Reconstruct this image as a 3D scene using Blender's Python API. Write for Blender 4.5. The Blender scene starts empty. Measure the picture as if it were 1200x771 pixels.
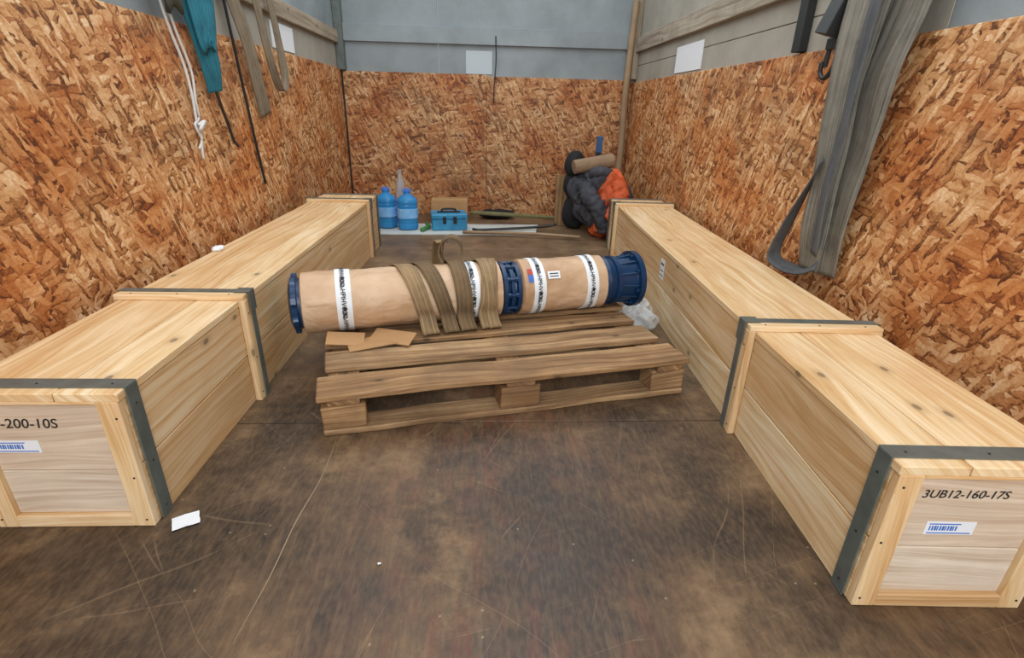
import bpy, bmesh, random
import numpy as np
from math import *
from mathutils import Vector, Matrix, noise, Euler
random.seed(7)
S=bpy.context.scene
try: S.view_settings.view_transform='Standard'
except Exception: pass

# ------------------------------------------------------------ material helpers
def lin(c):
    return tuple(((v/255)/12.92 if v/255<=.04045 else (((v/255)+.055)/1.055)**2.4) for v in c)+(1,)
class NT:
    def __init__(s,name):
        s.m=bpy.data.materials.new(name);s.m.use_nodes=True;s.t=s.m.node_tree;s.n=s.t.nodes;s.l=s.t.links
        s.b=s.n['Principled BSDF']
    def new(s,typ,**k):
        n=s.n.new(typ)
        for a,v in k.items(): setattr(n,a,v)
        return n
    def put(s,inp,v):
        if isinstance(v,bpy.types.NodeSocket): s.l.new(v,inp)
        else: inp.default_value=v
    def math(s,op,a,b=0.,clamp=False):
        n=s.new('ShaderNodeMath',operation=op,use_clamp=clamp);s.put(n.inputs[0],a);s.put(n.inputs[1],b);return n.outputs[0]
    def vmul(s,v,k):
        n=s.new('ShaderNodeVectorMath',operation='MULTIPLY');s.put(n.inputs[0],v);s.put(n.inputs[1],k);return n.outputs[0]
    def vadd(s,v,k):
        n=s.new('ShaderNodeVectorMath',operation='ADD');s.put(n.inputs[0],v);s.put(n.inputs[1],k);return n.outputs[0]
    def rot(s,v,a):
        n=s.new('ShaderNodeVectorRotate',rotation_type='Z_AXIS');s.put(n.inputs['Vector'],v);s.put(n.inputs['Angle'],a);return n.outputs[0]
    def noise(s,v,scale,detail=3.,rough=.5,dist=0.,dim='3D'):
        n=s.new('ShaderNodeTexNoise',noise_dimensions=dim);s.put(n.inputs['Vector'],v);n.inputs['Scale'].default_value=scale
        n.inputs['Detail'].default_value=detail;n.inputs['Roughness'].default_value=rough;n.inputs['Distortion'].default_value=dist;return n
    def vor(s,v,scale,feature='F1',dim='2D'):
        n=s.new('ShaderNodeTexVoronoi',feature=feature,voronoi_dimensions=dim);s.put(n.inputs['Vector'],v);n.inputs['Scale'].default_value=scale;return n
    def ramp(s,f,stops,interp='LINEAR'):
        n=s.new('ShaderNodeValToRGB');n.color_ramp.interpolation=interp
        e=n.color_ramp.elements
        while len(e)<len(stops): e.new(.5)
        for x,(p,c) in zip(e,stops):
            x.position=p;x.color=c if len(c)==4 else lin(c)
        s.put(n.inputs[0],f);return n.outputs[0]
    def mix(s,f,a,b,mode='MIX'):
        n=s.new('ShaderNodeMix',data_type='RGBA',blend_type=mode);s.put(n.inputs[0],f);s.put(n.inputs[6],a);s.put(n.inputs[7],b);return n.outputs[2]
    def sep(s,v):
        n=s.new('ShaderNodeSeparateXYZ');s.put(n.inputs[0],v);return n.outputs
    def comb(s,x,y,z=0.):
        n=s.new('ShaderNodeCombineXYZ');s.put(n.inputs[0],x);s.put(n.inputs[1],y);s.put(n.inputs[2],z);return n.outputs[0]
    def maprange(s,v,a,b,c=0.,d=1.):
        n=s.new('ShaderNodeMapRange');s.put(n.inputs[0],v)
        for i,x in enumerate((a,b,c,d)): n.inputs[1+i].default_value=x
        return n.outputs[0]
    def bump(s,h,strength=.3,dist=.01):
        n=s.new('ShaderNodeBump');n.inputs['Strength'].default_value=strength;n.inputs['Distance'].default_value=dist
        s.put(n.inputs['Height'],h);s.l.new(n.outputs[0],s.b.inputs['Normal'])
    def col(s,c): s.put(s.b.inputs['Base Color'],c)
    def set(s,**k):
        for a,v in k.items(): s.put(s.b.inputs[a.replace('_',' ')],v)
    def obj(s): return s.new('ShaderNodeTexCoord').outputs['Object']
    def uv(s): return s.new('ShaderNodeTexCoord').outputs['UV']

def mat_osb(name,axis,k=1.):
    # layers of strands laid over each other in different directions
    t=NT(name);o=t.sep(t.obj())
    P=t.comb(o[axis],o[2],0.)
    wn=t.noise(P,22,3,.6,dim='2D');warp=t.new('ShaderNodeVectorMath',operation='SUBTRACT');t.put(warp.inputs[0],wn.outputs['Color']);warp.inputs[1].default_value=(.5,.5,.5)
    P2=t.vadd(P,t.vmul(warp.outputs[0],(.020,.020,0)))
    stops=[(0,(104,62,32)),(.12,(148,94,50)),(.32,(190,132,80)),(.58,(212,162,110)),(.82,(228,186,138)),(1,(244,216,176))]
    val=None
    for i,(a,sx,sy,th) in enumerate([(.25,15,58,-1),(1.45,12,50,.3),(-.75,9,38,.45),(2.3,15,64,.45),(.7,10,44,.5),(-.15,12,56,.5),(1.1,16,66,.6)]):
        q=t.vmul(t.vadd(t.rot(P2,a),(3.7*i,1.3*i,0)),(sx,sy,1))
        v=t.vor(q,1.);r=t.sep(v.outputs['Color'])
        f=t.math('SUBTRACT',t.math('ADD',t.math('MULTIPLY',r[0],.82),.08),t.math('MULTIPLY',t.maprange(v.outputs['Distance'],.42,.8,0,1),.36))
        if val is None: val=f
        else:
            m=t.math('GREATER_THAN',r[1],th)
            n=t.new('ShaderNodeMix',data_type='FLOAT');t.put(n.inputs[0],m);t.put(n.inputs[2],val);t.put(n.inputs[3],f);val=n.outputs[0]
    fib=t.noise(t.vmul(P2,(80,140,1)),1.,3,.6,dim='2D').outputs[0]
    fv=t.math('ADD',val,t.math('MULTIPLY',t.math('SUBTRACT',fib,.47),.6))
    c=t.ramp(fv,stops)
    big=t.noise(P,2.8,5,.65,dim='2D').outputs[0]
    c=t.mix(t.maprange(big,.40,.62,0,.8),c,t.mix(1.,c,lin((224,176,122)),'MULTIPLY'))
    dirt=t.noise(t.vadd(P,(9,4,0)),1.7,6,.68,dim='2D').outputs[0]
    c=t.mix(t.maprange(dirt,.52,.74,0,.55),c,lin((104,80,56)))
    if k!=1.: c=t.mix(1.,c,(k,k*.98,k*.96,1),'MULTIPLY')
    t.col(c)
    t.set(Roughness=.6);t.bump(fv,.4,.004);return t.m

def mat_wood(name,base,dark,light,knots=.5,rough=.6,dirty=0.,dirtc=(70,52,36),stain=.4,con=1.):
    t=NT(name);uv=t.uv()
    a=t.new('ShaderNodeAttribute',attribute_name='rnd').outputs['Fac']
    off=t.comb(t.math('MULTIPLY',a,37.),t.math('MULTIPLY',a,91.),0.)
    p=t.vadd(uv,off)
    w=t.noise(t.vmul(p,(1.1,5,1)),1.,2,dim='2D').outputs[0]
    p2=t.vadd(p,t.comb(0.,t.math('MULTIPLY',w,.11),0.))
    n1=t.noise(t.vmul(p2,(.9,44,1)),1.,4,.62,.3,dim='2D').outputs[0]
    n2=t.noise(t.vmul(p2,(5,260,1)),1.,2,.6,dim='2D').outputs[0]
    n3=t.noise(t.vmul(p,(2.5,9,1)),1.,4,.6,dim='2D').outputs[0]
    f=t.math('ADD',t.math('ADD',t.math('MULTIPLY',n1,.58),t.math('MULTIPLY',n2,.2)),t.math('MULTIPLY',n3,.22))
    h=.11/con
    c=t.ramp(f,[(.5-h*1.2,dark),(.49,base),(.5+h,light)])
    tint=t.ramp(a,[(0,(226,206,184)),(.35,(255,246,232)),(.65,(242,224,202)),(1,(255,252,246))])
    c=t.mix(1.,c,tint,'MULTIPLY')
    st=t.noise(t.vmul(p,(1.6,7,1)),1.3,5,.62,dim='2D').outputs[0]
    c=t.mix(t.maprange(st,.52,.72,0,stain),c,lin((int(dark[0]*.98),int(dark[1]*.86),int(dark[2]*.76))))
    k=t.vor(t.vmul(p,(4.6,8.5,1)),1.);kr=t.sep(k.outputs['Color'])
    on=t.math('GREATER_THAN',kr[0],1-knots*.5)
    c=t.mix(t.math('MULTIPLY',t.math('MULTIPLY',t.maprange(k.outputs['Distance'],.07,.2,1,0),on),.4),c,lin(tuple(int(x*.8) for x in dark)))
    c=t.mix(t.math('MULTIPLY',t.math('MULTIPLY',t.maprange(k.outputs['Distance'],.05,.08,1,0),on),.7),c,lin(tuple(int(x*.52) for x in dark)))
    if dirty:
        d=t.noise(t.obj(),5,5,.65).outputs[0]
        c=t.mix(t.maprange(d,.40,.66,0,dirty),c,lin(dirtc))
    t.col(c);t.set(Roughness=rough);t.bump(f,.3,.003);return t.m

def mat_plain(name,c,rough=.5,metal=0.,bump=0.,bs=40,var=.0,varc=None,**k):
    t=NT(name)
    if var:
        n=t.noise(t.obj(),bs*.25,4,.6).outputs[0]
        t.col(t.mix(t.maprange(n,.35,.68,0,var),lin(c),lin(varc or tuple(int(x*.5) for x in c))))
    else: t.col(lin(c))
    t.set(Roughness=rough,Metallic=metal,**k)
    if bump: t.bump(t.noise(t.obj(),bs,3,.6).outputs[0],bump,.01)
    return t.m

def mat_web(name,c,c2,stripe=None):
    t=NT(name);uv=t.uv();o=t.sep(uv)
    w=t.noise(t.vmul(uv,(3,160,1)),1.,2,dim='2D').outputs[0]
    d=t.noise(t.obj(),9,4,.7).outputs[0]
    col=t.mix(t.maprange(d,.38,.66,0,.9),lin(c),lin(c2))
    col=t.mix(t.maprange(w,.35,.65,0,.5),col,lin(tuple(min(255,int(x*1.35)) for x in c)))
    t.col(col);t.set(Roughness=.9)
    wv=t.math('SINE',t.math('MULTIPLY',o[0],1800.));wv=t.math('MULTIPLY',wv,t.math('SINE',t.math('MULTIPLY',o[1],900.)))
    t.bump(wv,.25,.002);return t.m

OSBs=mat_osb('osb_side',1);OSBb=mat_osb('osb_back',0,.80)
PINE=mat_wood('pine',(226,202,162),(206,170,122),(240,226,198),.34,stain=.42)
PINEW=mat_wood('pine_end_panel',(214,206,196),(190,174,158),(230,226,220),.08,dirty=.35,dirtc=(190,172,156),stain=.25)
OLD=mat_wood('old_pallet_wood',(156,124,88),(112,84,56),(188,158,120),.5,.78,.55,(104,80,56))
GREYW=mat_wood('grey_weathered_wood',(160,152,138),(126,118,106),(180,174,162),.2,.8,.4,(118,110,100))
STEEL=mat_plain('galvanised_steel',(108,116,112),.42,.3,.1,60,.6,(80,86,82))
DSTEEL=mat_plain('dark_steel',(60,62,62),.45,.6,.1,60)
BLUE=mat_plain('blue_enamel',(16,54,92),.3,.1,.12,50,.5,(12,36,62))
WHITE=mat_plain('white_paper',(228,232,236),.6)
LBLUE=mat_plain('label_blue',(60,110,190),.6)
INK=mat_plain('ink',(28,28,32),.7)
RED=mat_plain('label_red',(180,70,60),.6)

def mat_kraft():
    t=NT('kraft_wrap');P=t.obj()
    n=t.noise(P,5,4,.55,.3).outputs[0]
    c=t.ramp(n,[(.3,(176,140,106)),(.5,(196,162,128)),(.7,(208,178,146))])
    t.col(c);t.set(Roughness=.48)
    n2=t.noise(t.vmul(P,(1,1.6,1.6)),7,3,.5,.8).outputs[0];t.bump(n2,.7,.02);return t.m
KRAFT=mat_kraft()
CARD=mat_plain('cardboard',(182,142,98),.8,0,.1,30,.3,(146,108,70))

def mat_floor():
    t=NT('worn_floor_plywood');P=t.obj();o=t.sep(P)
    n=t.noise(P,2.6,9,.72,.0,dim='2D').outputs[0]
    c=t.ramp(n,[(.30,(40,30,22)),(.43,(68,51,36)),(.55,(94,72,50)),(.70,(136,110,80))])
    n2=t.noise(t.vmul(P,(22,2.2,1)),1.5,6,.72,dim='2D').outputs[0]
    c=t.mix(t.maprange(n2,.50,.75,0,.36),c,lin((138,110,78)))
    mx=t.math('ABSOLUTE',t.math('SUBTRACT',o[0],.05));red=t.math('MULTIPLY',t.maprange(mx,.0,.5,1,0),t.maprange(t.noise(t.vmul(P,(11,2.4,1)),2.,7,.7,dim='2D').outputs[0],.45,.66,0,.6))
    c=t.mix(red,c,lin((108,54,40)))
    n3=t.noise(t.vadd(P,(4.2,1,0)),2.2,8,.7,.0,dim='2D').outputs[0]
    c=t.mix(t.maprange(n3,.48,.62,0,.72),c,lin((38,29,22)))
    c=t.mix(t.math('MULTIPLY',t.maprange(o[1],1.5,3.2,0,.48),t.maprange(n,.3,.6,.3,1)),c,lin((146,120,90)))
    gr=t.noise(t.vmul(P,(90,30,1)),1.,3,.6,dim='2D').outputs[0]
    c=t.mix(t.maprange(gr,.38,.7,.0,.2),c,lin((134,108,78)))
    for a,s,th,st in ((.35,1.,.008,.36),(-.85,.8,.006,.28),(1.25,1.3,.008,.26)):
        q=t.vmul(t.rot(P,a),(7*s,.35*s,1));q=t.vadd(q,t.vmul(t.noise(P,1.1,2,dim='2D').outputs['Color'],(1.0,.4,0)))
        e=t.vor(q,1.,'DISTANCE_TO_EDGE').outputs['Distance']
        m=t.math('MULTIPLY',t.maprange(e,0,th,1,0),t.maprange(t.noise(t.vadd(P,(a*9,0,0)),3.,3,dim='2D').outputs[0],.52,.62,0,st))
        c=t.mix(m,c,lin((156,130,98)))
    sp=t.vor(P,22);sm=t.math('MULTIPLY',t.maprange(sp.outputs['Distance'],.03,.08,1,0),t.math('GREATER_THAN',t.sep(sp.outputs['Color'])[0],.96))
    c=t.mix(t.math('MULTIPLY',sm,.5),c,lin((174,158,132)))
    t.col(c);t.set(Roughness=t.maprange(n,.3,.7,.40,.62));t.bump(n2,.2,.004);return t.m
FLOOR=mat_floor()

# ------------------------------------------------------------ geometry helpers
def link(o,parent=None):
    S.collection.objects.link(o)
    if parent: o.parent=parent
    return o
def empty(name,loc=(0,0,0),rz=0):
    o=bpy.data.objects.new(name,None);o.location=loc;o.rotation_euler=(0,0,rz);o.empty_display_size=.1;return link(o)
def mesh_obj(name,bm,mats,parent=None,smooth=False,loc=None,rz=0):
    me=bpy.data.meshes.new(name);bm.to_mesh(me);bm.free()
    for m in mats: me.materials.append(m)
    if smooth:
        for p in me.polygons: p.use_smooth=True
    o=bpy.data.objects.new(name,me)
    if loc is not None: o.location=loc
    o.rotation_euler=(0,0,rz)
    return link(o,parent)
def boards(name,items,mats,parent=None,bevel=.003,loc=None,rz=0,jit=0.):
    """items: (x0,x1,y0,y1,z0,z1[,mat[,rot euler]]) boards joined in one mesh; uv u runs along the grain"""
    V=[];Fc=[];MI=[];UV=[];RN=[]
    for it in items:
        x0,x1,y0,y1,z0,z1=it[:6];mi=it[6] if len(it)>6 else 0;rot=it[7] if len(it)>7 else None
        if x0>x1:x0,x1=x1,x0
        if y0>y1:y0,y1=y1,y0
        c=Vector(((x0+x1)/2,(y0+y1)/2,(z0+z1)/2));d=Vector((x1-x0,y1-y0,z1-z0))
        tb=bmesh.new();bmesh.ops.create_cube(tb,size=1.)
        for v in tb.verts: v.co=Vector((v.co.x*d.x,v.co.y*d.y,v.co.z*d.z))
        b=min(bevel,min(d)*.25)
        if b>.0003: bmesh.ops.bevel(tb,geom=list(tb.edges),offset=b,segments=1,affect='EDGES')
        if jit and max(d)>.4:
            ax=max(range(3),key=lambda i:d[i])
            es=[e for e in tb.edges if abs((e.verts[0].co-e.verts[1].co)[ax])>max(d)*.8]
            bmesh.ops.subdivide_edges(tb,edges=es,cuts=14,use_grid_fill=True)
        tb.verts.index_update()
        ax=max(range(3),key=lambda i:d[i]);oth=[i for i in range(3) if i!=ax]
        rn=random.random();base=len(V)
        Rm=Euler(rot).to_matrix() if rot else Matrix.Identity(3)
        for v in tb.verts:
            p=Rm@v.co+c
            if jit:
                q=noise.noise_vector(v.co*5+Vector((rn*50,0,0)));p=p+Vector((q.x,q.y,q.z*.25))*jit
            V.append(p);RN.append(rn)
        for f in tb.faces:
            Fc.append([base+v.index for v in f.verts]);MI.append(mi)
            for v in f.verts:
                k=v.co;UV.append((k[ax],k[oth[0]]+k[oth[1]]))
        tb.free()
    me=bpy.data.meshes.new(name);me.from_pydata([tuple(v) for v in V],[],Fc)
    ul=me.uv_layers.new(name='UVMap')
    for i,u in enumerate(UV): ul.data[i].uv=u
    at=me.attributes.new('rnd','FLOAT','POINT')
    for i,r in enumerate(RN): at.data[i].value=r
    for m in mats: me.materials.append(m)
    for p,m in zip(me.polygons,MI): p.material_index=m
    me.update()
    o=bpy.data.objects.new(name,me)
    if loc is not None:o.location=loc
    o.rotation_euler=(0,0,rz)
    return link(o,parent)
def catmull(P,n=8):
    P=[Vector(p) for p in P];out=[]
    Q=[P[0]*2-P[1]]+P+[P[-1]*2-P[-2]]
    for i in range(1,len(Q)-2):
        for k in range(n):
            t=k/n;a,b,c,d=Q[i-1:i+3]
            out.append(.5*((2*b)+(c-a)*t+(2*a-5*b+4*c-d)*t*t+(3*b-a-3*c+d)*t**3))
    out.append(P[-1]);return out
def ribbon(name,pts,w,width,mats,parent=None,thick=.004,n=8,cols=5,wob=0.,curl=0.):
    C=catmull(pts,n);W=catmull(w,n) if isinstance(w,list) else [Vector(w)]*len(C)
    Wd=[width]*len(C) if not isinstance(width,list) else [v.x for v in catmull([(a,0,0) for a in width],n)]
    bm=bmesh.new();uvl=bm.loops.layers.uv.new('UVMap');rows=[];L=0;Ls=[]
    for i,c in enumerate(C):
        if i:L+=(c-C[i-1]).length
        Ls.append(L);row=[]
        T=(C[min(i+1,len(C)-1)]-C[max(i-1,0)]).normalized();wd=(W[i]-T*W[i].dot(T)).normalized();N=T.cross(wd)
        for j in range(cols):
            f=j/(cols-1)-.5
            p=c+wd*f*Wd[i]+N*(curl*(f*f*4)*Wd[i])
            if wob:p+=N*noise.noise(Vector((p.x*6,p.y*16,p.z*4)))*wob
            row.append(bm.verts.new(p))
        rows.append(row)
    for i in range(len(C)-1):
        for j in range(cols-1):
            f=bm.faces.new((rows[i][j],rows[i][j+1],rows[i+1][j+1],rows[i+1][j]))
            for l,(a,b) in zip(f.loops,((i,j),(i,j+1),(i+1,j+1),(i+1,j))): l[uvl].uv=(Ls[a],b/(cols-1)*width if not isinstance(width,list) else b/(cols-1)*.12)
    o=mesh_obj(name,bm,mats,parent,True)
    m=o.modifiers.new('s','SOLIDIFY');m.thickness=thick;m.offset=0;return o
def tube(name,pts,r,mats,parent=None,n=6,seg=8,cyc=False,fold=0.):
    C=catmull(pts,n);bm=bmesh.new();rows=[]
    R=[r]*len(C) if not isinstance(r,list) else [v.x for v in catmull([(a,0,0) for a in r],n)]
    up=Vector((.13,.2,.97))
    for i,c in enumerate(C):
        T=(C[min(i+1,len(C)-1)]-C[max(i-1,0)]).normalized()
        a=T.cross(up)
        if a.length<.1:a=T.cross(Vector((1,0,0)))
        a.normalize();b=T.cross(a)
        row=[]
        for k in range(seg):
            d=a*cos(2*pi*k/seg)+b*sin(2*pi*k/seg);p=c+d*R[i]
            if fold:p+=d*fold*(1-2*abs(noise.noise(p*26)))
            row.append(bm.verts.new(p))
        rows.append(row)
    for i in range(len(C)-1):
        for k in range(seg): bm.faces.new((rows[i][k],rows[i][(k+1)%seg],rows[i+1][(k+1)%seg],rows[i+1][k]))
    bm.faces.new(rows[0][::-1]);bm.faces.new(rows[-1])
    bmesh.ops.recalc_face_normals(bm,faces=bm.faces)
    return mesh_obj(name,bm,mats,parent,True)
def lathe(name,prof,mats,parent=None,axis='X',seg=48,fn=None,smooth=True,loc=None,mi=None):
    bm=bmesh.new();rows=[]
    for t,r in prof:
        row=[]
        for k in range(seg):
            a=2*pi*k/seg;rr=fn(t,a,r) if fn else r
            co=(t,cos(a)*rr,sin(a)*rr) if axis=='X' else (cos(a)*rr,sin(a)*rr,t)
            row.append(bm.verts.new(co))
        rows.append(row)
    for i in range(len(prof)-1):
        for k in range(seg):
            f=bm.faces.new((rows[i][k],rows[i][(k+1)%seg],rows[i+1][(k+1)%seg],rows[i+1][k]))
            if mi:f.material_index=mi[i]
    bm.faces.new(rows[0][::-1]);bm.faces.new(rows[-1])
    bmesh.ops.recalc_face_normals(bm,faces=bm.faces)
    o=mesh_obj(name,bm,mats,parent,smooth,loc=loc)
    if smooth:
        m=o.modifiers.new('e','EDGE_SPLIT');m.split_angle=radians(38)
    return o
def lump(name,blobs,mats,parent=None,sub=5,amp=.03,freq=9,ridge=True,zmin=.004):
    bm=bmesh.new()
    for c,r,mi,rz in blobs:
        q=bmesh.ops.create_icosphere(bm,subdivisions=sub,radius=1.);vs=q['verts'];c=Vector(c)
        M=Euler((0,rz,0)).to_matrix() if not isinstance(rz,tuple) else Euler(rz).to_matrix()
        for v in vs:
            d=v.co.normalized();p=M@Vector((d.x*r[0],d.y*r[1],d.z*r[2]))
            w=c+p
            s=Vector((w.x*1.0,w.y,w.z*.45))
            k=1-abs(noise.noise(s*freq))*2 if ridge else noise.noise(w*freq)
            k2=noise.noise(w*freq*.4+Vector((5,5,5)))
            v.co=w+(M@d)*(k*amp+k2*amp*1.5)
            if v.co.z<zmin:v.co.z=zmin
        for v in vs:
            for f in v.link_faces:f.material_index=mi
    return mesh_obj(name,bm,mats,parent,True)
def text(name,s,size,mat,parent,fn=None,shear=0.,loc=(0,0,0),rot=(pi/2,0,0),align='CENTER',fat=0.):
    cu=bpy.data.curves.new(name,'FONT');cu.body=s;cu.size=size;cu.shear=shear;cu.align_x=align;cu.align_y='CENTER';cu.offset=fat
    t=bpy.data.objects.new(name+'_t',cu);S.collection.objects.link(t)
    bpy.context.view_layer.update()
    me=bpy.data.meshes.new_from_object(t.evaluated_get(bpy.context.evaluated_depsgraph_get()));me.name=name
    bpy.data.objects.remove(t)
    me.materials.clear();me.materials.append(mat)
    if fn:
        bm=bmesh.new();bm.from_mesh(me)
        for v in bm.verts:v.co=fn(v.co)
        bm.to_mesh(me);bm.free()
    o=bpy.data.objects.new(name,me)
    if not fn:o.location=loc;o.rotation_euler=rot
    return link(o,parent)

# ------------------------------------------------------------ room
XL,XR,YB,YF=-1.30,1.385,5.334,-.35
ZT=2.25
boards('floor',[(XL-.05,XR+.05,YF-.1,1.535,-.04,0),(XL-.05,XR+.05,1.540,3.96,-.04,0),(XL-.05,XR+.05,3.965,YB+.05,-.04,0)],[FLOOR],bevel=.0015)
GREYP=mat_plain('grey_tarpaulin_panel',(144,153,157),.6,0,.4,9,.7,(112,120,122))
GREYB=mat_plain('grey_board_panel',(164,160,148),.75,0,.3,14,.6,(134,128,116))
boards('wall_left',[
 (XL-.02,XL,YF,1.30,0,1.304,0),(XL-.02,XL,1.302,3.74,0,1.304,0),(XL-.02,XL,3.742,YB,0,1.304,0),
 (XL-.05,XL-.022,YF,3.0,0,1.52,1),(XL-.05,XL-.022,3.003,YB+.03,0,1.52,2),(XL-.05,XL-.022,YF,YB+.03,1.52,ZT,1)],[OSBs,GREYP,GREYB],bevel=.002)
boards('trim_left_rail',[(XL-.022,XL+.012,YF,YB-.05,1.50,1.60,0),(XL-.022,XL+.005,YF,YB-.05,2.05,2.15,0)],[GREYW])
boards('wall_right',[
 (XR,XR+.02,YF,.95,0,1.2535,0),(XR,XR+.02,.952,3.40,0,1.2535,0),(XR,XR+.02,3.402,YB,0,1.2535,0),
 (XR+.022,XR+.05,1.75,YB+.03,0,1.39,1),(XR+.022,XR+.05,1.75,YB+.03,1.394,ZT,1),(XR+.022,XR+.05,YF,1.747,0,ZT,2)],[OSBs,GREYB,GREYP],bevel=.002)
boards('trim_right_rail',[(XR-.012,XR+.022,2.62,YB-.05,1.50,1.62,0),(XR-.005,XR+.022,YF,YB-.05,2.05,2.15,0),(XR-.01,XR+.022,YF,2.50,1.50,1.60,0)],[GREYW])
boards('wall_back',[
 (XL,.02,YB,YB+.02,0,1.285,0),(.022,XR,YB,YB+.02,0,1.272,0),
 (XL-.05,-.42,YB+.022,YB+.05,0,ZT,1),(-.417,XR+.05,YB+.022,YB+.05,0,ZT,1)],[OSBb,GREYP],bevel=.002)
boards('trim_back_rail',[(XL,XR,YB-.012,YB+.022,1.525,1.665,0),(XL,XR,YB-.005,YB+.022,2.05,2.2,0)],[GREYP])
boards('trim_corner_post',[(XL-.02,XL+.05,YB-.05,YB+.02,1.29,ZT,0)],[STEEL])
boards('trim_corner_post.001',[(XR-.03,XR+.02,YB-.05,YB+.02,1.28,ZT,0)],[GREYW])
boards('corner_gap_shade',[(XL,XL+.014,YB-.014,YB,0,1.29,0)],[INK])  # solid black strip, paints the shade of the open corner gap
boards('trim_post',[(XR-.02,XR+.02,2.50,2.56,1.26,ZT,0)],[DSTEEL])
POLE=mat_plain('pole_wood',(160,134,104),.7,0,.2,20,.5,(112,90,66))
tube('wooden_pole',[(1.31,YB-.05,.0),(1.325,YB-.05,.6),(1.315,YB-.06,1.2),(1.335,YB-.06,1.9)],[.034,.032,.030,.028],[POLE],seg=10)
boards('paper_sheet',[(XL-.021,XL-.016,3.74,4.15,1.32,1.47,0)],[WHITE],bevel=0)
boards('paper_sheet.001',[(XR+.016,XR+.021,3.72,4.22,1.27,1.44,0)],[WHITE],bevel=0)
boards('paper_sheet.002',[(-.17,.07,YB+.017,YB+.021,1.29,1.48,0)],[mat_plain('pale_plastic',(180,190,196),.5)],bevel=0)

# ------------------------------------------------------------ crates
def crate(name,loc,rz,sg,w,h,L,m,far,txt,label):
    root=empty(name,loc,rz)
    X=lambda a:sg*a
    it=[]
    def B(x0,x1,y0,y1,z0,z1,mi=0): it.append((X(x0),X(x1),y0,y1,z0,z1,mi))
    T=.022
    B(T+.002,w-T-.002,.03,L-.03,.012,h-T-.003,0)
    zs=h*.47
    for xs in ((0,T),(w-T,w)):
        B(xs[0],xs[1],T,L-T,.0,zs-.0015);B(xs[0],xs[1],T,L-T,zs+.0015,h-T-.001)
    B(-.004,w*.36,0,L,h-T,h);B(w*.36+.003,w+.004,0,L,h-T,h)
    for e in (0,1):
        a,b=(0,T) if e==0 else (L-T,L)
        p,q=(.013,T) if e==0 else (L-T,L-.013)
        B(0,.05,a,b,0,h-T);B(w-.05,w,a,b,0,h-T)
        B(.05,w-.05,a,b,0,.035);B(.05,w-.05,a,b,h-T-.008,h-T)
        z0,z1=.035,h-T-.008
        B(.05,w-.05,p,q,z0,(z0+z1)*.42,1);B(.05,w-.05,p,q,(z0+z1)*.42+.002,z1,1)
    boards('body',it,[PINE,PINEW],root,bevel=.002)
    bt=[];st=[]
    def Bt(x0,x1,y0,y1,z0,z1): bt.append((X(x0),X(x1),y0,y1,z0,z1,0))
    def St(x0,x1,y0,y1,z0,z1): st.append((X(x0),X(x1),y0,y1,z0,z1,0))
    for y in (m,far):
        Bt(-.022,w+.02,y-.03,y+.03,h,h+.018);Bt(-.024,-.001,y-.03,y+.03,0,h);Bt(w+.001,w+.022,y-.03,y+.03,0,h)
        s0,s1=y+.004,y+.034
        St(-.0275,w+.023,s0,s1,h+.0182,h+.0212);St(-.0275,-.0245,s0,s1,0,h+.0182);St(w+.0225,w+.0255,s0,s1,0,h+.018)
        St(-.03,.02,s0-.008,s1+.008,h+.0213,h+.0238);St(-.030,-.0276,s0-.008,s1+.008,h-.05,h+.0213)
    for a,b in ((T+.004,T+.046),(L-T-.046,L-T-.004)):
        St(-.0075,w+.0075,a,b,h+.0005,h+.0035);St(-.0075,-.0045,a,b,0,h+.0005);St(w+.0045,w+.0075,a,b,0,h+.0005)
    boards('battens',bt,[PINE],root,bevel=.002)
    boards('steel_straps',st,[STEEL],root,bevel=.0008)
    bm=bmesh.new()
    def nail(x,y,z,ax):
        r=bmesh.ops.create_cone(bm,cap_ends=True,segments=8,radius1=.0028,radius2=.0025,depth=.002)
        R=Euler((pi/2,0,0)).to_matrix() if ax=='y' else (Euler((0,pi/2,0)).to_matrix() if ax=='x' else Matrix.Identity(3))
        for v in r['verts']: v.co=R@v.co+Vector((X(x),y,z))
    for z in (.03,.17,h-.05):
        for x in (.014+random.uniform(-.003,.003),w-.014): nail(x,-.0005,z+random.uniform(-.02,.02),'y')
        for y in (m-.014,far-.014): nail(-.0245,y,z,'x')
        nail(-.008,T+.025,z,'x')
    for x in (.03,.2,w-.03):
        nail(x,m-.014,h+.0185,'z');nail(x,far-.014,h+.0185,'z');nail(x,T+.02,h+.004,'z')
    mesh_obj('nails',bm,[DSTEEL],root)
    tx,tz,ts=txt[1:];text('marking',txt[0],ts,INK,root,loc=(X(tx),.0122,tz),rot=(pi/2,0,0),shear=.15,fat=.0003)
    lx,lz=label
    boards('shipping_label',[(X(lx)-.052,X(lx)+.052,.0118,.0128,lz-.017,lz+.017,0)]+
      [(X(lx)-.044+i*.0055,X(lx)-.0415+i*.0055+(i%3)*.0008,.0112,.0119,lz-.006,lz+.006,1) for i in range(11)]+
      [(X(lx)-.046,X(lx)+.046,.0112,.0119,lz-.014,lz-.0115,1),(X(lx)-.046,X(lx)+.02,.0112,.0119,lz+.0095,lz+.012,1)],[WHITE,LBLUE],root,bevel=0)
    return root
cl=crate('wooden_crate',(-.8335,1.068,0),-.0093,-1,.38,.385,2.994,.649,2.62,('3UB 10-200-10S',.235+.045,.298,.036),(.27,.235))
cr=crate('wooden_crate',(.8185,.789,0),-.050,1,.375,.378,3.315,.694,2.98,('3UB12-160-17S',.158,.302,.028),(.155,.215))
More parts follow.
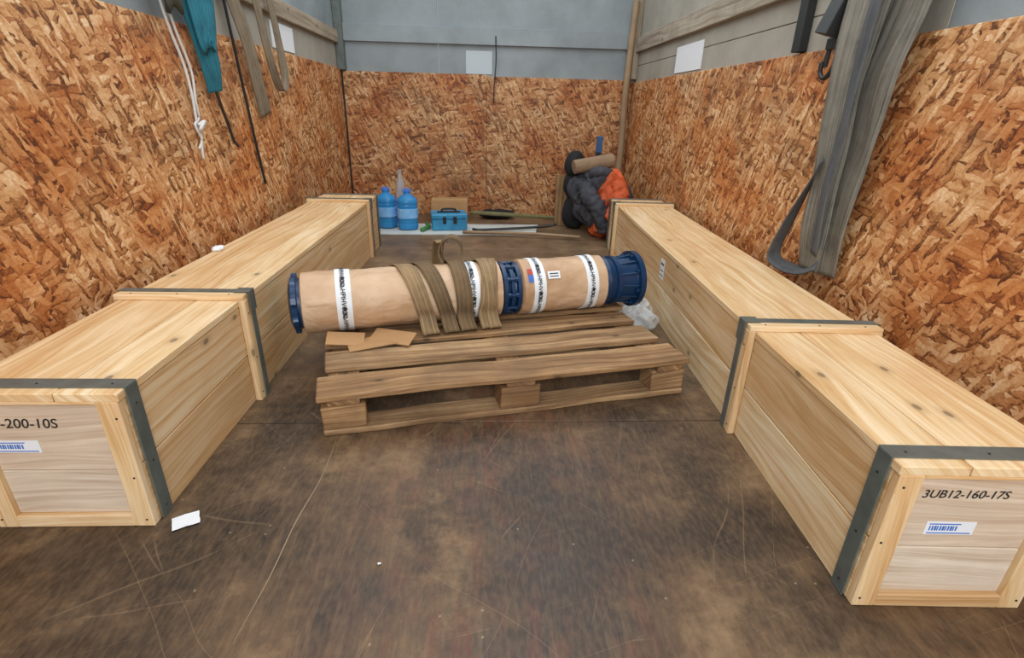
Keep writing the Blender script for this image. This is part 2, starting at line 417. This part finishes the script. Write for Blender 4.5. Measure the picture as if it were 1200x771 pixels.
boards('side_sticker',[(-.0018,-.0006,1.69,1.76,.22,.32,0),(-.0022,-.0018,1.70,1.75,.235,.24,1),(-.0022,-.0018,1.70,1.75,.26,.265,1),(-.0022,-.0018,1.70,1.75,.29,.30,1)],[WHITE,INK],cr,bevel=0)

# ------------------------------------------------------------ pallet
pal=empty('wooden_pallet',(-.51,1.50,0),radians(11.9))
it=[]
ys=[(-.05,.10),(.155,.295),(.35,.465),(.53,.655),(.715,.85)]
for i,(a,b) in enumerate(ys):
    it.append((-.025+.01*(i%2),1.30-.012*(i%3),a,b,.128,.15,0,(0,0,random.uniform(-.010,.010))))
for x in (0.0,.60,1.18):
    it.append((x,x+.10,-.04,.84,.106,.128))
    for y in (-.04,.34,.72): it.append((x-.02,x+.12,y,y+.10,.022,.106))
for y in (-.045,.34,.72): it.append((-.02,1.29,y,y+.10,0,.022))
boards('deck',it,[OLD],pal,bevel=.004,jit=.012)

cp=empty('cardboard_scraps',(0,0,0))
boards('flap_1',[(-.52,-.34,1.80,1.90,.158,.162,0,(.0,-.05,.35))],[CARD],cp,bevel=0)
boards('flap_2',[(-.60,-.46,1.82,1.89,.170,.174,0,(.35,.10,.15))],[CARD],cp,bevel=0)
boards('flap_3',[(-.44,-.27,1.84,1.92,.168,.172,0,(.25,.0,-.3))],[CARD],cp,bevel=0)

# ------------------------------------------------------------ pump wrapped in kraft paper
PL=1.487;PZ=.280
pump=empty('borehole_pump',(-.74,1.95,PZ),radians(14.4))
R=.118
def wr(t,a,r):
    return r+.0045*noise.noise(Vector((t*9,cos(a)*1.7,sin(a)*1.7)))+.002*(1-2*abs(noise.noise(Vector((t*16,cos(a)*3,sin(a)*3)))))
def span(a,b,n): return [(a+(b-a)*i/n) for i in range(n+1)]
s1,s2,s3,s4=.022,.553,.612,.876
def wrapped(name,a,b):
    pr=[(a*PL-.004,R*.80),(a*PL,R*.93)]+[(t,R) for t in span(a*PL+.004,b*PL-.004,80)]+[(b*PL,R*.93),(b*PL+.004,R*.8)]
    lathe(name,pr,[KRAFT],pump,fn=wr,seg=72)
wrapped('paper_wrap_long',s1,s2)
wrapped('paper_wrap_short',s3,s4)
lathe('shaft_core',[(0.0,.05),(PL*.97,.05)],[BLUE],pump)
def lug(t,a,r): return r+(.010 if abs(((a*4/pi)%1)-.5)<.16 and 0<=t<.02 else 0)
lathe('end_cap',[(-.012,.02),(-.012,.085),(-.004,.104),(0,.108),(.018,.108),(.02,.1),(.05,.1)],[BLUE],pump,fn=lug,seg=64)
a=s2*PL;b=s3*PL;d=b-a
lathe('coupling',[(a-.01,.1),(a+.004,.1),(a+.004,.116),(a+.020,.116),(a+.022,.094),(a+d*.42,.09),(a+d*.45,.104),(a+d*.62,.104),(a+d*.65,.09),(b-.024,.092),(b-.022,.112),(b-.006,.112),(b-.004,.1),(b+.01,.1)],[BLUE],pump,seg=64)
bm=bmesh.new()
def addcyl(bm,p0,p1,r,seg=8):
    p0=Vector(p0);p1=Vector(p1);v=p1-p0
    q=bmesh.ops.create_cone(bm,cap_ends=True,segments=seg,radius1=r,radius2=r,depth=v.length)
    M=v.to_track_quat('Z','Y').to_matrix()
    for x in q['verts']:x.co=M@x.co+(p0+p1)/2
for k in range(10):
    t=2*pi*k/10;addcyl(bm,(a+.018,cos(t)*.106,sin(t)*.106),(b-.018,cos(t)*.106,sin(t)*.106),.0065)
    for xx in (a+.02,b-.034): addcyl(bm,(xx,cos(t)*.106,sin(t)*.106),(xx+.012,cos(t)*.106,sin(t)*.106),.011,6)
e0=s4*PL
for k in range(8):
    t=2*pi*k/8+.2;addcyl(bm,(PL-.042,cos(t)*.112,sin(t)*.112),(PL-.028,cos(t)*.112,sin(t)*.112),.010,6)
mesh_obj('bolts',bm,[BLUE],pump)
lathe('discharge_bowl',[(e0-.01,.09),(e0,.108),(e0+.02,.112),(e0+.022,.104),(e0+.05,.102),(e0+.054,.112),(e0+.072,.112),(e0+.076,.102),(PL-.045,.104),(PL-.028,.106),(PL-.027,.129),(PL-.002,.129),(PL,.125),(PL,.085),(PL-.03,.075),(PL-.03,.02)],[BLUE],pump,seg=64)
bm=bmesh.new()
for k in range(12):
    t=2*pi*k/12;addcyl(bm,(e0+.076,cos(t)*.100,sin(t)*.100),(PL-.03,cos(t)*.112,sin(t)*.112),.005,6)
mesh_obj('ribs',bm,[BLUE],pump)
def band(n,a,b,s):
    lathe('tape_%d'%n,[(a*PL,R*.99)]+[(t,R+.0035) for t in span(a*PL,b*PL,4)]+[(b*PL,R*.99)],[WHITE],pump,fn=lambda t,an,r:wr(t,an,r),seg=56)
    c=(a+b)/2*PL;rr=R+.0085
    for q,ph in enumerate((1.75,2.75,3.75)):
        def f(v,ph=ph):
            an=ph+v.x/rr;return Vector((c-v.y*1.0,cos(an)*rr,sin(an)*rr))
        text('tape_text_%d_%d'%(n,q),s,.022,INK,pump,fn=f,fat=.0005)
        lathe('tape_mark_%d_%d'%(n,q),[(0,.001),(.0005,.011),(.001,.001)],[INK],pump,seg=3)
        o=bpy.data.objects['tape_mark_%d_%d'%(n,q)];an=ph-.66
        o.location=(c,cos(an)*rr,sin(an)*rr);o.rotation_euler=Vector((0,cos(an),sin(an))).to_track_quat('X','Z').to_euler()
band(1,.108,.146,'ЛИВНЫНАСОС');band(2,.448,.484,'ЛИВНЫНАСОС');band(3,.642,.678,'ЛИВНЫНАСОС');band(4,.806,.842,'ЛИВНЫНАСОС')
def patch(name,a,b,a0,a1,mat,off=.007):
    bm=bmesh.new();rows=[]
    for i in range(7):
        an=a0+(a1-a0)*i/6;rows.append([bm.verts.new((x*PL,cos(an)*(R+off),sin(an)*(R+off))) for x in (a,b)])
    for i in range(6):bm.faces.new((rows[i][0],rows[i][1],rows[i+1][1],rows[i+1][0]))
    return mesh_obj(name,bm,[mat],pump,True)
patch('pump_label',.685,.722,2.35,2.62,WHITE);patch('pump_label_code',.69,.717,2.42,2.46,INK,.008);patch('pump_label_code2',.69,.717,2.52,2.55,INK,.008)
patch('pump_label_red',.626,.640,2.2,2.42,RED,.0068);patch('pump_label_blue',.626,.640,2.44,2.7,LBLUE,.0068)

SL=mat_web('brown_sling_webbing',(142,118,86),(106,88,64))
SL2=mat_web('olive_sling_webbing',(108,88,62),(78,64,46))
sg=empty('lifting_sling',(-.74,1.95,PZ),radians(14.4))
def wrapband(name,sx_top,sx_bot,width,mat,r=.127,tail=.0,out=0.):
    P=[]
    for i in range(15):
        a=-.9+ (pi+.9+.45)*i/14
        f=i/14
        P.append((sx_top*PL+(sx_bot-sx_top)*PL*max(0,(f-.35)/.65),cos(a)*r,sin(a)*r))
    x=sx_bot*PL;y=P[-1][1]
    P+= [(x+.004,y-.018-out,-.088),(x+.010,y-.032-out,-.114+tail),(x+.014,y-.005-out,-.123+tail),(x+.012,y+.05,-.124+tail)]
    return ribbon(name,P,(1,0,0),width,[mat],sg,.005,4,5,.004)
wrapband('band_1',.268,.335,.066,SL,out=.014)
wrapband('band_2',.318,.392,.062,SL2,.131,out=.008)
wrapband('band_3',.424,.440,.066,SL2,.134)
wrapband('band_4',.532,.500,.068,SL,.128)
wrapband('band_5',.505,.515,.05,SL,.132)
ribbon('lifting_eye',[(.60,.03,.115),(.585,.05,.16),(.60,.06,.205),(.635,.06,.222),(.67,.06,.205),(.68,.05,.16),(.665,.03,.115)],[(.3,1,.1)]*7,.05,[SL2],sg,.006,6)
ribbon('lifting_tail',[(.60,.06,.20),(.595,.12,.19),(.60,.2,.10),(.61,.24,.0),(.62,.26,-.1)],[(1,.1,0)]*5,.05,[SL],sg,.006,6)

# ------------------------------------------------------------ plastic bag
t=NT('clear_plastic_film');t.col(lin((225,228,228)));t.set(Roughness=.18,Alpha=.42)
BAG=t.m
lump('plastic_bag',[((.765,2.37,.055),(.070,.10,.045),0,0),((.79,2.47,.06),(.055,.08,.05),0,0)],[BAG],sub=5,amp=.028,freq=26)
lump('plastic_wrap_scrap',[((-1.195,2.36,.392),(.018,.035,.008),0,0)],[WHITE],sub=4,amp=.007,freq=50,zmin=.3865)

# ------------------------------------------------------------ things at the headboard
t=NT('blue_water_bottle_plastic');t.col(lin((70,170,235)));t.set(Roughness=.12,Transmission_Weight=.45,IOR=1.33);BOT=t.m
CAPB=mat_plain('bottle_cap_blue',(60,130,220),.4)
BLAB=mat_plain('bottle_label',(110,180,236),.4,var=.5,varc=(200,220,240),bs=40)
def bottle(name,loc,rz=0):
    r0=empty(name,loc,rz)
    def sq(t,a,r):
        k=.10 if t<.24 else .10*max(0,(.30-t)/.06)
        rr=r*(1+k*(abs(cos(2*a))*-1+.5))
        if .05<t<.22: rr-=.003*(.5+.5*sin(t*240))
        return rr
    pr=[(0,.06),(.004,.082),(.012,.090)]+[(z,.091) for z in span(.03,.235,30)]+[(.25,.087),(.265,.075),(.28,.056),(.292,.036),(.30,.026),(.315,.026)]
    lathe('body',pr,[BOT],r0,axis='Z',fn=sq,seg=40)
    lathe('cap',[(.312,.026),(.313,.028),(.330,.028),(.332,.024)],[CAPB],r0,axis='Z',seg=20)
    tube('handle',[(-.028,0,.305),(-.04,0,.322),(-.025,0,.338),(0,0,.342),(.025,0,.338),(.04,0,.322),(.028,0,.305)],.0035,[CAPB],r0)
    lathe('label',[(.10,.0918),(.102,.094),(.178,.094),(.18,.0918)],[BLAB],r0,axis='Z',fn=lambda t,a,r:r*(1+.10*(.5-abs(cos(2*a)))),seg=40)
bottle('water_bottle',(-.66,4.58,.0145),.2)
bottle('water_bottle',(-.85,4.64,.0145),-.3)
t=NT('clear_pet');t.col(lin((225,232,238)));t.set(Roughness=.1,Transmission_Weight=.7,IOR=1.3)
lathe('clear_drink_bottle',[(0,.03),(.005,.04),(.3,.042),(.36,.038),(.42,.016),(.45,.016),(.452,.02),(.475,.02)],[t.m],axis='Z',seg=24,loc=(-.76,4.89,.0))
bm=bmesh.new();vs=[bm.verts.new(v) for v in ((-.99,4.37,.003),(.44,4.42,.003),(.50,4.83,.003),(-.99,4.80,.003))];bm.faces.new(vs)
r=bmesh.ops.extrude_face_region(bm,geom=list(bm.faces));[setattr(v.co,'z',.013) for v in r['geom'] if isinstance(v,bmesh.types.BMVert)]
bmesh.ops.recalc_face_normals(bm,faces=bm.faces)
mesh_obj('white_board_sheet',bm,[mat_plain('white_sheet',(212,218,216),.5,0,.1,20,.5,(160,160,150))])
def carton(name,loc,rz,w,d,h,m,extra=None):
    r0=empty(name,loc,rz)
    boards('body',[(-w/2,w/2,-d/2,d/2,0,h-.004,0),(-w/2,w/2,-d/2,-.002,h-.004,h,0),(-w/2,w/2,.002,d/2,h-.004,h,0)],[m],r0,bevel=.002)
    boards('tape',[(-w/2-.001,w/2+.001,-.025,.025,h,h+.001,0)],[extra or mat_plain('parcel_tape',(196,168,120),.3),WHITE],r0,bevel=0)
    return r0
carton('cardboard_box',(-.33,5.10,0),.04,.34,.26,.19,CARD)
TB=mat_plain('light_blue_box',(52,150,196),.45,0,.1,30,.6,(24,80,120))
tb=empty('blue_tool_box',(-.31,4.62,.0145),.15)
boards('body',[(-.15,.15,-.10,.10,0,.095,0),(-.155,.155,-.105,.105,.098,.14,0),(-.10,.10,-.03,.03,.14,.147,1),(-.06,-.03,-.11,-.104,.06,.12,1),(.03,.06,-.11,-.104,.06,.12,1)],[TB,INK],tb,bevel=.008)
tube('handle',[(-.06,0,.145),(-.055,0,.165),(0,0,.17),(.055,0,.165),(.06,0,.145)],.008,[INK],tb)
STICK=mat_plain('stick_olive',(118,112,72),.6,.1,.1,30,.5,(76,68,44))
tube('metal_rod',[(-.12,4.76,.13),(.3,4.82,.10),(.98,4.94,.04)],.017,[STICK])
tube('wooden_stick',[(-.18,4.40,.03),(.4,4.34,.035),(.80,4.26,.03)],.013,[POLE])
tube('crowbar',[(-.10,4.52,.03),(.0,4.50,.03),(.5,4.60,.04),(.64,4.62,.06)],.011,[DSTEEL])
tube('green_hose',[(-.53,4.45,.033),(-.50,4.54,.033),(-.485,4.60,.033),(-.51,4.70,.033)],.018,[mat_plain('green_rubber',(70,130,70),.5)])
BLK=mat_plain('black_fabric',(26,27,30),.85,0,.4,40)
lump('black_tool_bag',[((.12,5.16,.045),(.17,.08,.04),0,0),((.05,5.14,.05),(.08,.07,.045),0,0)],[BLK],sub=4,amp=.012,freq=14)
ORG=mat_plain('orange_hi_vis_fabric',(208,94,46),.75,0,.6,30,.6,(156,62,30))
GRY=mat_plain('dark_grey_fabric',(70,72,80),.85,0,.6,30,.5,(40,42,50))
TAN=mat_plain('tan_felt',(150,126,100),.9,0,.4,50,.4,(110,90,68))
boards('plywood_offcut',[(.66,.96,4.86,4.885,.003,.46,0),(.66,.96,4.89,4.915,.003,.42,0)],[OLD],bevel=.002)
jk=empty('work_jacket')
lump('torso',[((.94,4.52,.34),(.14,.12,.24),0,(.0,.25,0)),((.85,4.50,.36),(.11,.10,.10),0,0),((1.06,4.46,.36),(.11,.12,.17),1,.3),((1.04,4.44,.14),(.14,.12,.12),1,-.4),((1.14,4.50,.22),(.09,.12,.20),0,.2),((.95,4.43,.22),(.10,.10,.14),0,.5)],[GRY,ORG],jk,sub=5,amp=.034,freq=19)
tube('sleeve',[(.83,4.42,.42),(.86,4.34,.36),(.93,4.30,.26),(.99,4.29,.14),(1.01,4.28,.07)],[.05,.058,.054,.050,.044],[GRY],jk,seg=20,fold=.02,n=10)
tube('sleeve_orange',[(1.10,4.38,.46),(1.12,4.32,.36),(1.08,4.29,.24),(1.01,4.27,.17)],[.05,.056,.054,.045],[ORG],jk,seg=20,fold=.02,n=10)
tube('collar',[(.86,4.46,.50),(.93,4.40,.54),(1.02,4.42,.53),(1.06,4.50,.50)],[.025,.035,.035,.025],[GRY],jk,seg=14,fold=.012,n=10)
rm=empty('rolled_mat')
lathe('roll',[(0,.03),(.001,.055),(.34,.058),(.341,.03)],[TAN],rm,seg=28,fn=lambda t,a,r:r+.006*noise.noise(Vector((t*12,cos(a)*2,sin(a)*2))))
rm.location=(.74,4.46,.57);rm.rotation_euler=(0,-.16,.15)
lump('black_backpack',[((.79,4.73,.56),(.085,.08,.12),0,0),((.82,4.74,.40),(.11,.08,.16),0,0),((.82,4.74,.16),(.11,.08,.16),0,0)],[BLK],sub=4,amp=.012,freq=12)
boards('blue_level_tool',[(.97,1.02,4.76,4.79,.0,.80,0,(.0,.03,0)),(.975,1.015,4.756,4.76,.60,.67,1,(.0,.03,0))],[mat_plain('blue_plastic',(36,84,130),.4),INK],bevel=.004)

def scrap(name,loc,sz,rz,m=WHITE):
    bm=bmesh.new();n=4;g=[[bm.verts.new(((i/n-.5)*sz[0]+.004*noise.noise(Vector((i,j,loc[0]*9))),(j/n-.5)*sz[1]+.004*noise.noise(Vector((i,j,5))),.003+.004*abs(noise.noise(Vector((i*.7,j*.7,loc[0]*5)))))) for j in range(n+1)] for i in range(n+1)]
    for i in range(n):
        for j in range(n):bm.faces.new((g[i][j],g[i+1][j],g[i+1][j+1],g[i][j+1]))
    return mesh_obj(name,bm,[m],None,True,loc=loc,rz=rz)
scrap('paper_scrap',(-.765,1.082,0),(.062,.05),.5)
scrap('paper_scrap',(-.245,.93,0),(.007,.006),.5)
ribbon('floor_gouge',[(-.475,1.44,.0006),(-.47,1.25,.0006),(-.485,1.08,.0006),(-.488,.9,.0006),(-.50,.74,.0006)],(1,0,0),[.001,.0025,.0035,.0025,.001],[mat_plain('raw_wood_scratch',(150,130,102),.8)],None,.0005,10,3)

# ------------------------------------------------------------ hangings : right wall
GS=mat_web('grey_sling_webbing',(116,112,102),(80,77,70))
GS2=mat_web('slate_sling_webbing',(84,86,88),(60,63,68))
hs=empty('hanging_sling')
xr=XR
def rb(name,yz,w,mat,par,side,wd=(0,1,0),wob=.008,**k):
    P=[((xr-d) if side=='R' else (XL+d),y,z) for y,z,d in yz]
    return ribbon(name,P,wd,w,[mat],par,.006,8,9,wob,**k)
rb('strap_1',[(1.83,1.75,.03),(1.83,1.38,.05),(1.87,1.1,.06),(1.91,.8,.055),(1.935,.58,.045),(1.94,.42,.03)],[.17,.17,.16,.15,.14,.12],GS,hs,'R',wob=.02)
rb('strap_2',[(2.01,1.75,.04),(2.01,1.38,.075),(2.01,1.1,.085),(2.00,.8,.08),(2.0,.58,.07),(2.01,.42,.05)],[.17,.17,.14,.12,.12,.10],GS,hs,'R',wd=(-.3,1,0),wob=.015)
rb('strap_3',[(1.92,1.75,.07),(1.92,1.38,.11),(1.93,1.0,.11),(1.945,.7,.10),(1.96,.50,.08)],[.09,.10,.09,.08,.08],GS2,hs,'R',wd=(.35,1,0))
rb('strap_loop',[(2.03,.86,.09),(2.09,.72,.09),(2.16,.58,.09),(2.22,.47,.085),(2.22,.41,.08),(2.13,.395,.07),(2.03,.41,.06),(1.95,.46,.06)],[.06]*8,GS2,hs,'R',wd=[(.4,.8,.2),(.8,.6,.2),(1,.3,.2),(1,.2,.1),(1,0,.3),(.9,0,.5),(.8,.2,.5),(.4,.6,.4)],wob=.003)
rt=empty('ratchet_buckle')
boards('frame',[(xr-.055,xr-.047,2.10,2.125,1.18,1.46,0,(.05,0,0)),(xr-.055,xr-.047,2.20,2.225,1.18,1.46,0,(.05,0,0)),(xr-.065,xr-.036,2.10,2.225,1.39,1.41,0),(xr-.065,xr-.03,2.10,2.225,1.24,1.28,0),(xr-.11,xr-.06,2.12,2.205,1.28,1.43,0,(.2,.25,0))],[DSTEEL],rt,bevel=.003)
tube('hook',[(xr-.05,2.16,1.22),(xr-.05,2.17,1.17),(xr-.055,2.20,1.14),(xr-.055,2.235,1.16),(xr-.055,2.24,1.20)],.009,[DSTEEL],rt)
rb('ratchet_web',[(2.16,1.8,.02),(2.16,1.6,.03),(2.16,1.42,.045),(2.16,1.28,.05)],.07,mat_web('dark_web',(60,58,54),(40,40,38)),rt,'R')

# ------------------------------------------------------------ hangings : left wall
TEAL=mat_web('teal_webbing',(34,104,120),(20,66,82))
ts=empty('teal_ratchet_strap')
rb('web_1',[(2.66,1.75,.02),(2.66,1.5,.04),(2.69,1.3,.05),(2.74,1.12,.045),(2.76,1.04,.035)],[.14,.15,.12,.09,.08],TEAL,ts,'L',wd=(.5,1,0),wob=.015)
rb('web_2',[(2.72,1.75,.05),(2.74,1.52,.07),(2.72,1.35,.08),(2.69,1.22,.07),(2.66,1.36,.06),(2.64,1.6,.05)],.07,TEAL,ts,'L',wd=(.4,1,0))
tube('hook',[(XL+.03,2.77,1.06),(XL+.03,2.80,.98),(XL+.025,2.85,.90),(XL+.022,2.89,.82),(XL+.03,2.91,.79)],.007,[DSTEEL],ts)
db=empty('dark_webbing_bundle')
rb('bundle_1',[(2.40,1.75,.02),(2.42,1.45,.05),(2.46,1.36,.06),(2.52,1.38,.05),(2.55,1.6,.03)],.08,mat_web('olive_dark',(58,56,42),(34,34,28)),db,'L')
ROPE=mat_plain('white_rope',(222,222,220),.85,0,.6,160)
rp=empty('white_rope')
def ropep(yz): return [(XL+.010+.003*sin(i*2.),y,z) for i,(y,z) in enumerate(yz)]
tube('strand_1',ropep([(2.44,1.7),(2.47,1.4),(2.52,1.26),(2.57,1.14),(2.58,1.02),(2.585,.92),(2.60,.86),(2.575,.80),(2.58,.755)]),.0055,[ROPE],rp)
tube('strand_2',ropep([(2.46,1.7),(2.51,1.4),(2.56,1.27),(2.62,1.12),(2.60,1.0),(2.61,.93),(2.565,.90),(2.59,.84),(2.56,.80)]),.0055,[ROPE],rp)
tube('knot',[(XL+.02,2.57,.90),(XL+.035,2.60,.915),(XL+.02,2.615,.895),(XL+.015,2.59,.88),(XL+.03,2.565,.885),(XL+.035,2.59,.91)],.008,[ROPE],rp)
BR=mat_web('brown_grey_web',(122,110,92),(84,76,64))
hb=empty('hanging_belt')
rb('belt_1',[(3.04,1.75,.03),(3.09,1.5,.04),(3.18,1.3,.05),(3.26,1.1,.045),(3.35,.93,.03)],.085,BR,hb,'L',wd=(.3,1,0),wob=.006)
rb('belt_2',[(3.30,1.75,.05),(3.36,1.5,.06),(3.42,1.3,.06),(3.49,1.15,.06),(3.58,1.07,.06),(3.66,1.15,.06),(3.64,1.4,.05),(3.56,1.75,.04)],.045,BR,hb,'L',wd=[(.6,1,0)]*3+[(.9,.4,.2),(1,0,0),(.9,.4,.2)]+[(.6,1,0)]*2,wob=.003)
tube('cord',[(XL+.02,3.02,1.7),(XL+.02,3.05,1.45),(XL+.015,3.12,1.1),(XL+.012,3.18,.8),(XL+.012,3.23,.56)],.007,[INK],hb)
tube('hanging_cord',[(.10,YB-.02,1.60),(.105,YB-.02,1.4),(.09,YB-.02,1.2),(.085,YB-.02,1.05)],.005,[DSTEEL])

# ------------------------------------------------------------ camera
cam=bpy.data.cameras.new('camera');cam.sensor_width=36;cam.lens=609.76/1200*36;cam.clip_start=.02
co=bpy.data.objects.new('camera',cam);S.collection.objects.link(co)
pt,ya,ro=.3998,.0589,.0259;c,s=cos(pt),sin(pt)
F=Vector((sin(ya)*c,cos(ya)*c,-s));Rt=Vector((cos(ya),-sin(ya),0));U=Rt.cross(F)
R2=Rt*cos(ro)+U*sin(ro);U2=U*cos(ro)-Rt*sin(ro)
M=Matrix((R2,U2,-F)).transposed().to_4x4();M.translation=(0,0,1);co.matrix_world=M
S.camera=co

# ------------------------------------------------------------ light
w=bpy.data.worlds.new('world');S.world=w;w.use_nodes=True
w.node_tree.nodes['Background'].inputs[0].default_value=(.90,.96,1,1);w.node_tree.nodes['Background'].inputs[1].default_value=1.05
def area(name,loc,tgt,size,e,c=(1,1,1)):
    l=bpy.data.lights.new(name,'AREA');l.shape='RECTANGLE';l.size,l.size_y=size;l.energy=e;l.color=c
    o=bpy.data.objects.new(name,l);S.collection.objects.link(o);o.location=loc
    o.rotation_euler=(Vector(tgt)-Vector(loc)).to_track_quat('-Z','Y').to_euler();return o
area('door_daylight',(0,-1.6,2.1),(0,2.2,.3),(2.4,1.6),68,(1,.99,.98))
area('roof_daylight',(0,2.8,3.0),(0,2.8,0),(2.2,3.6),44,(.96,.98,1))
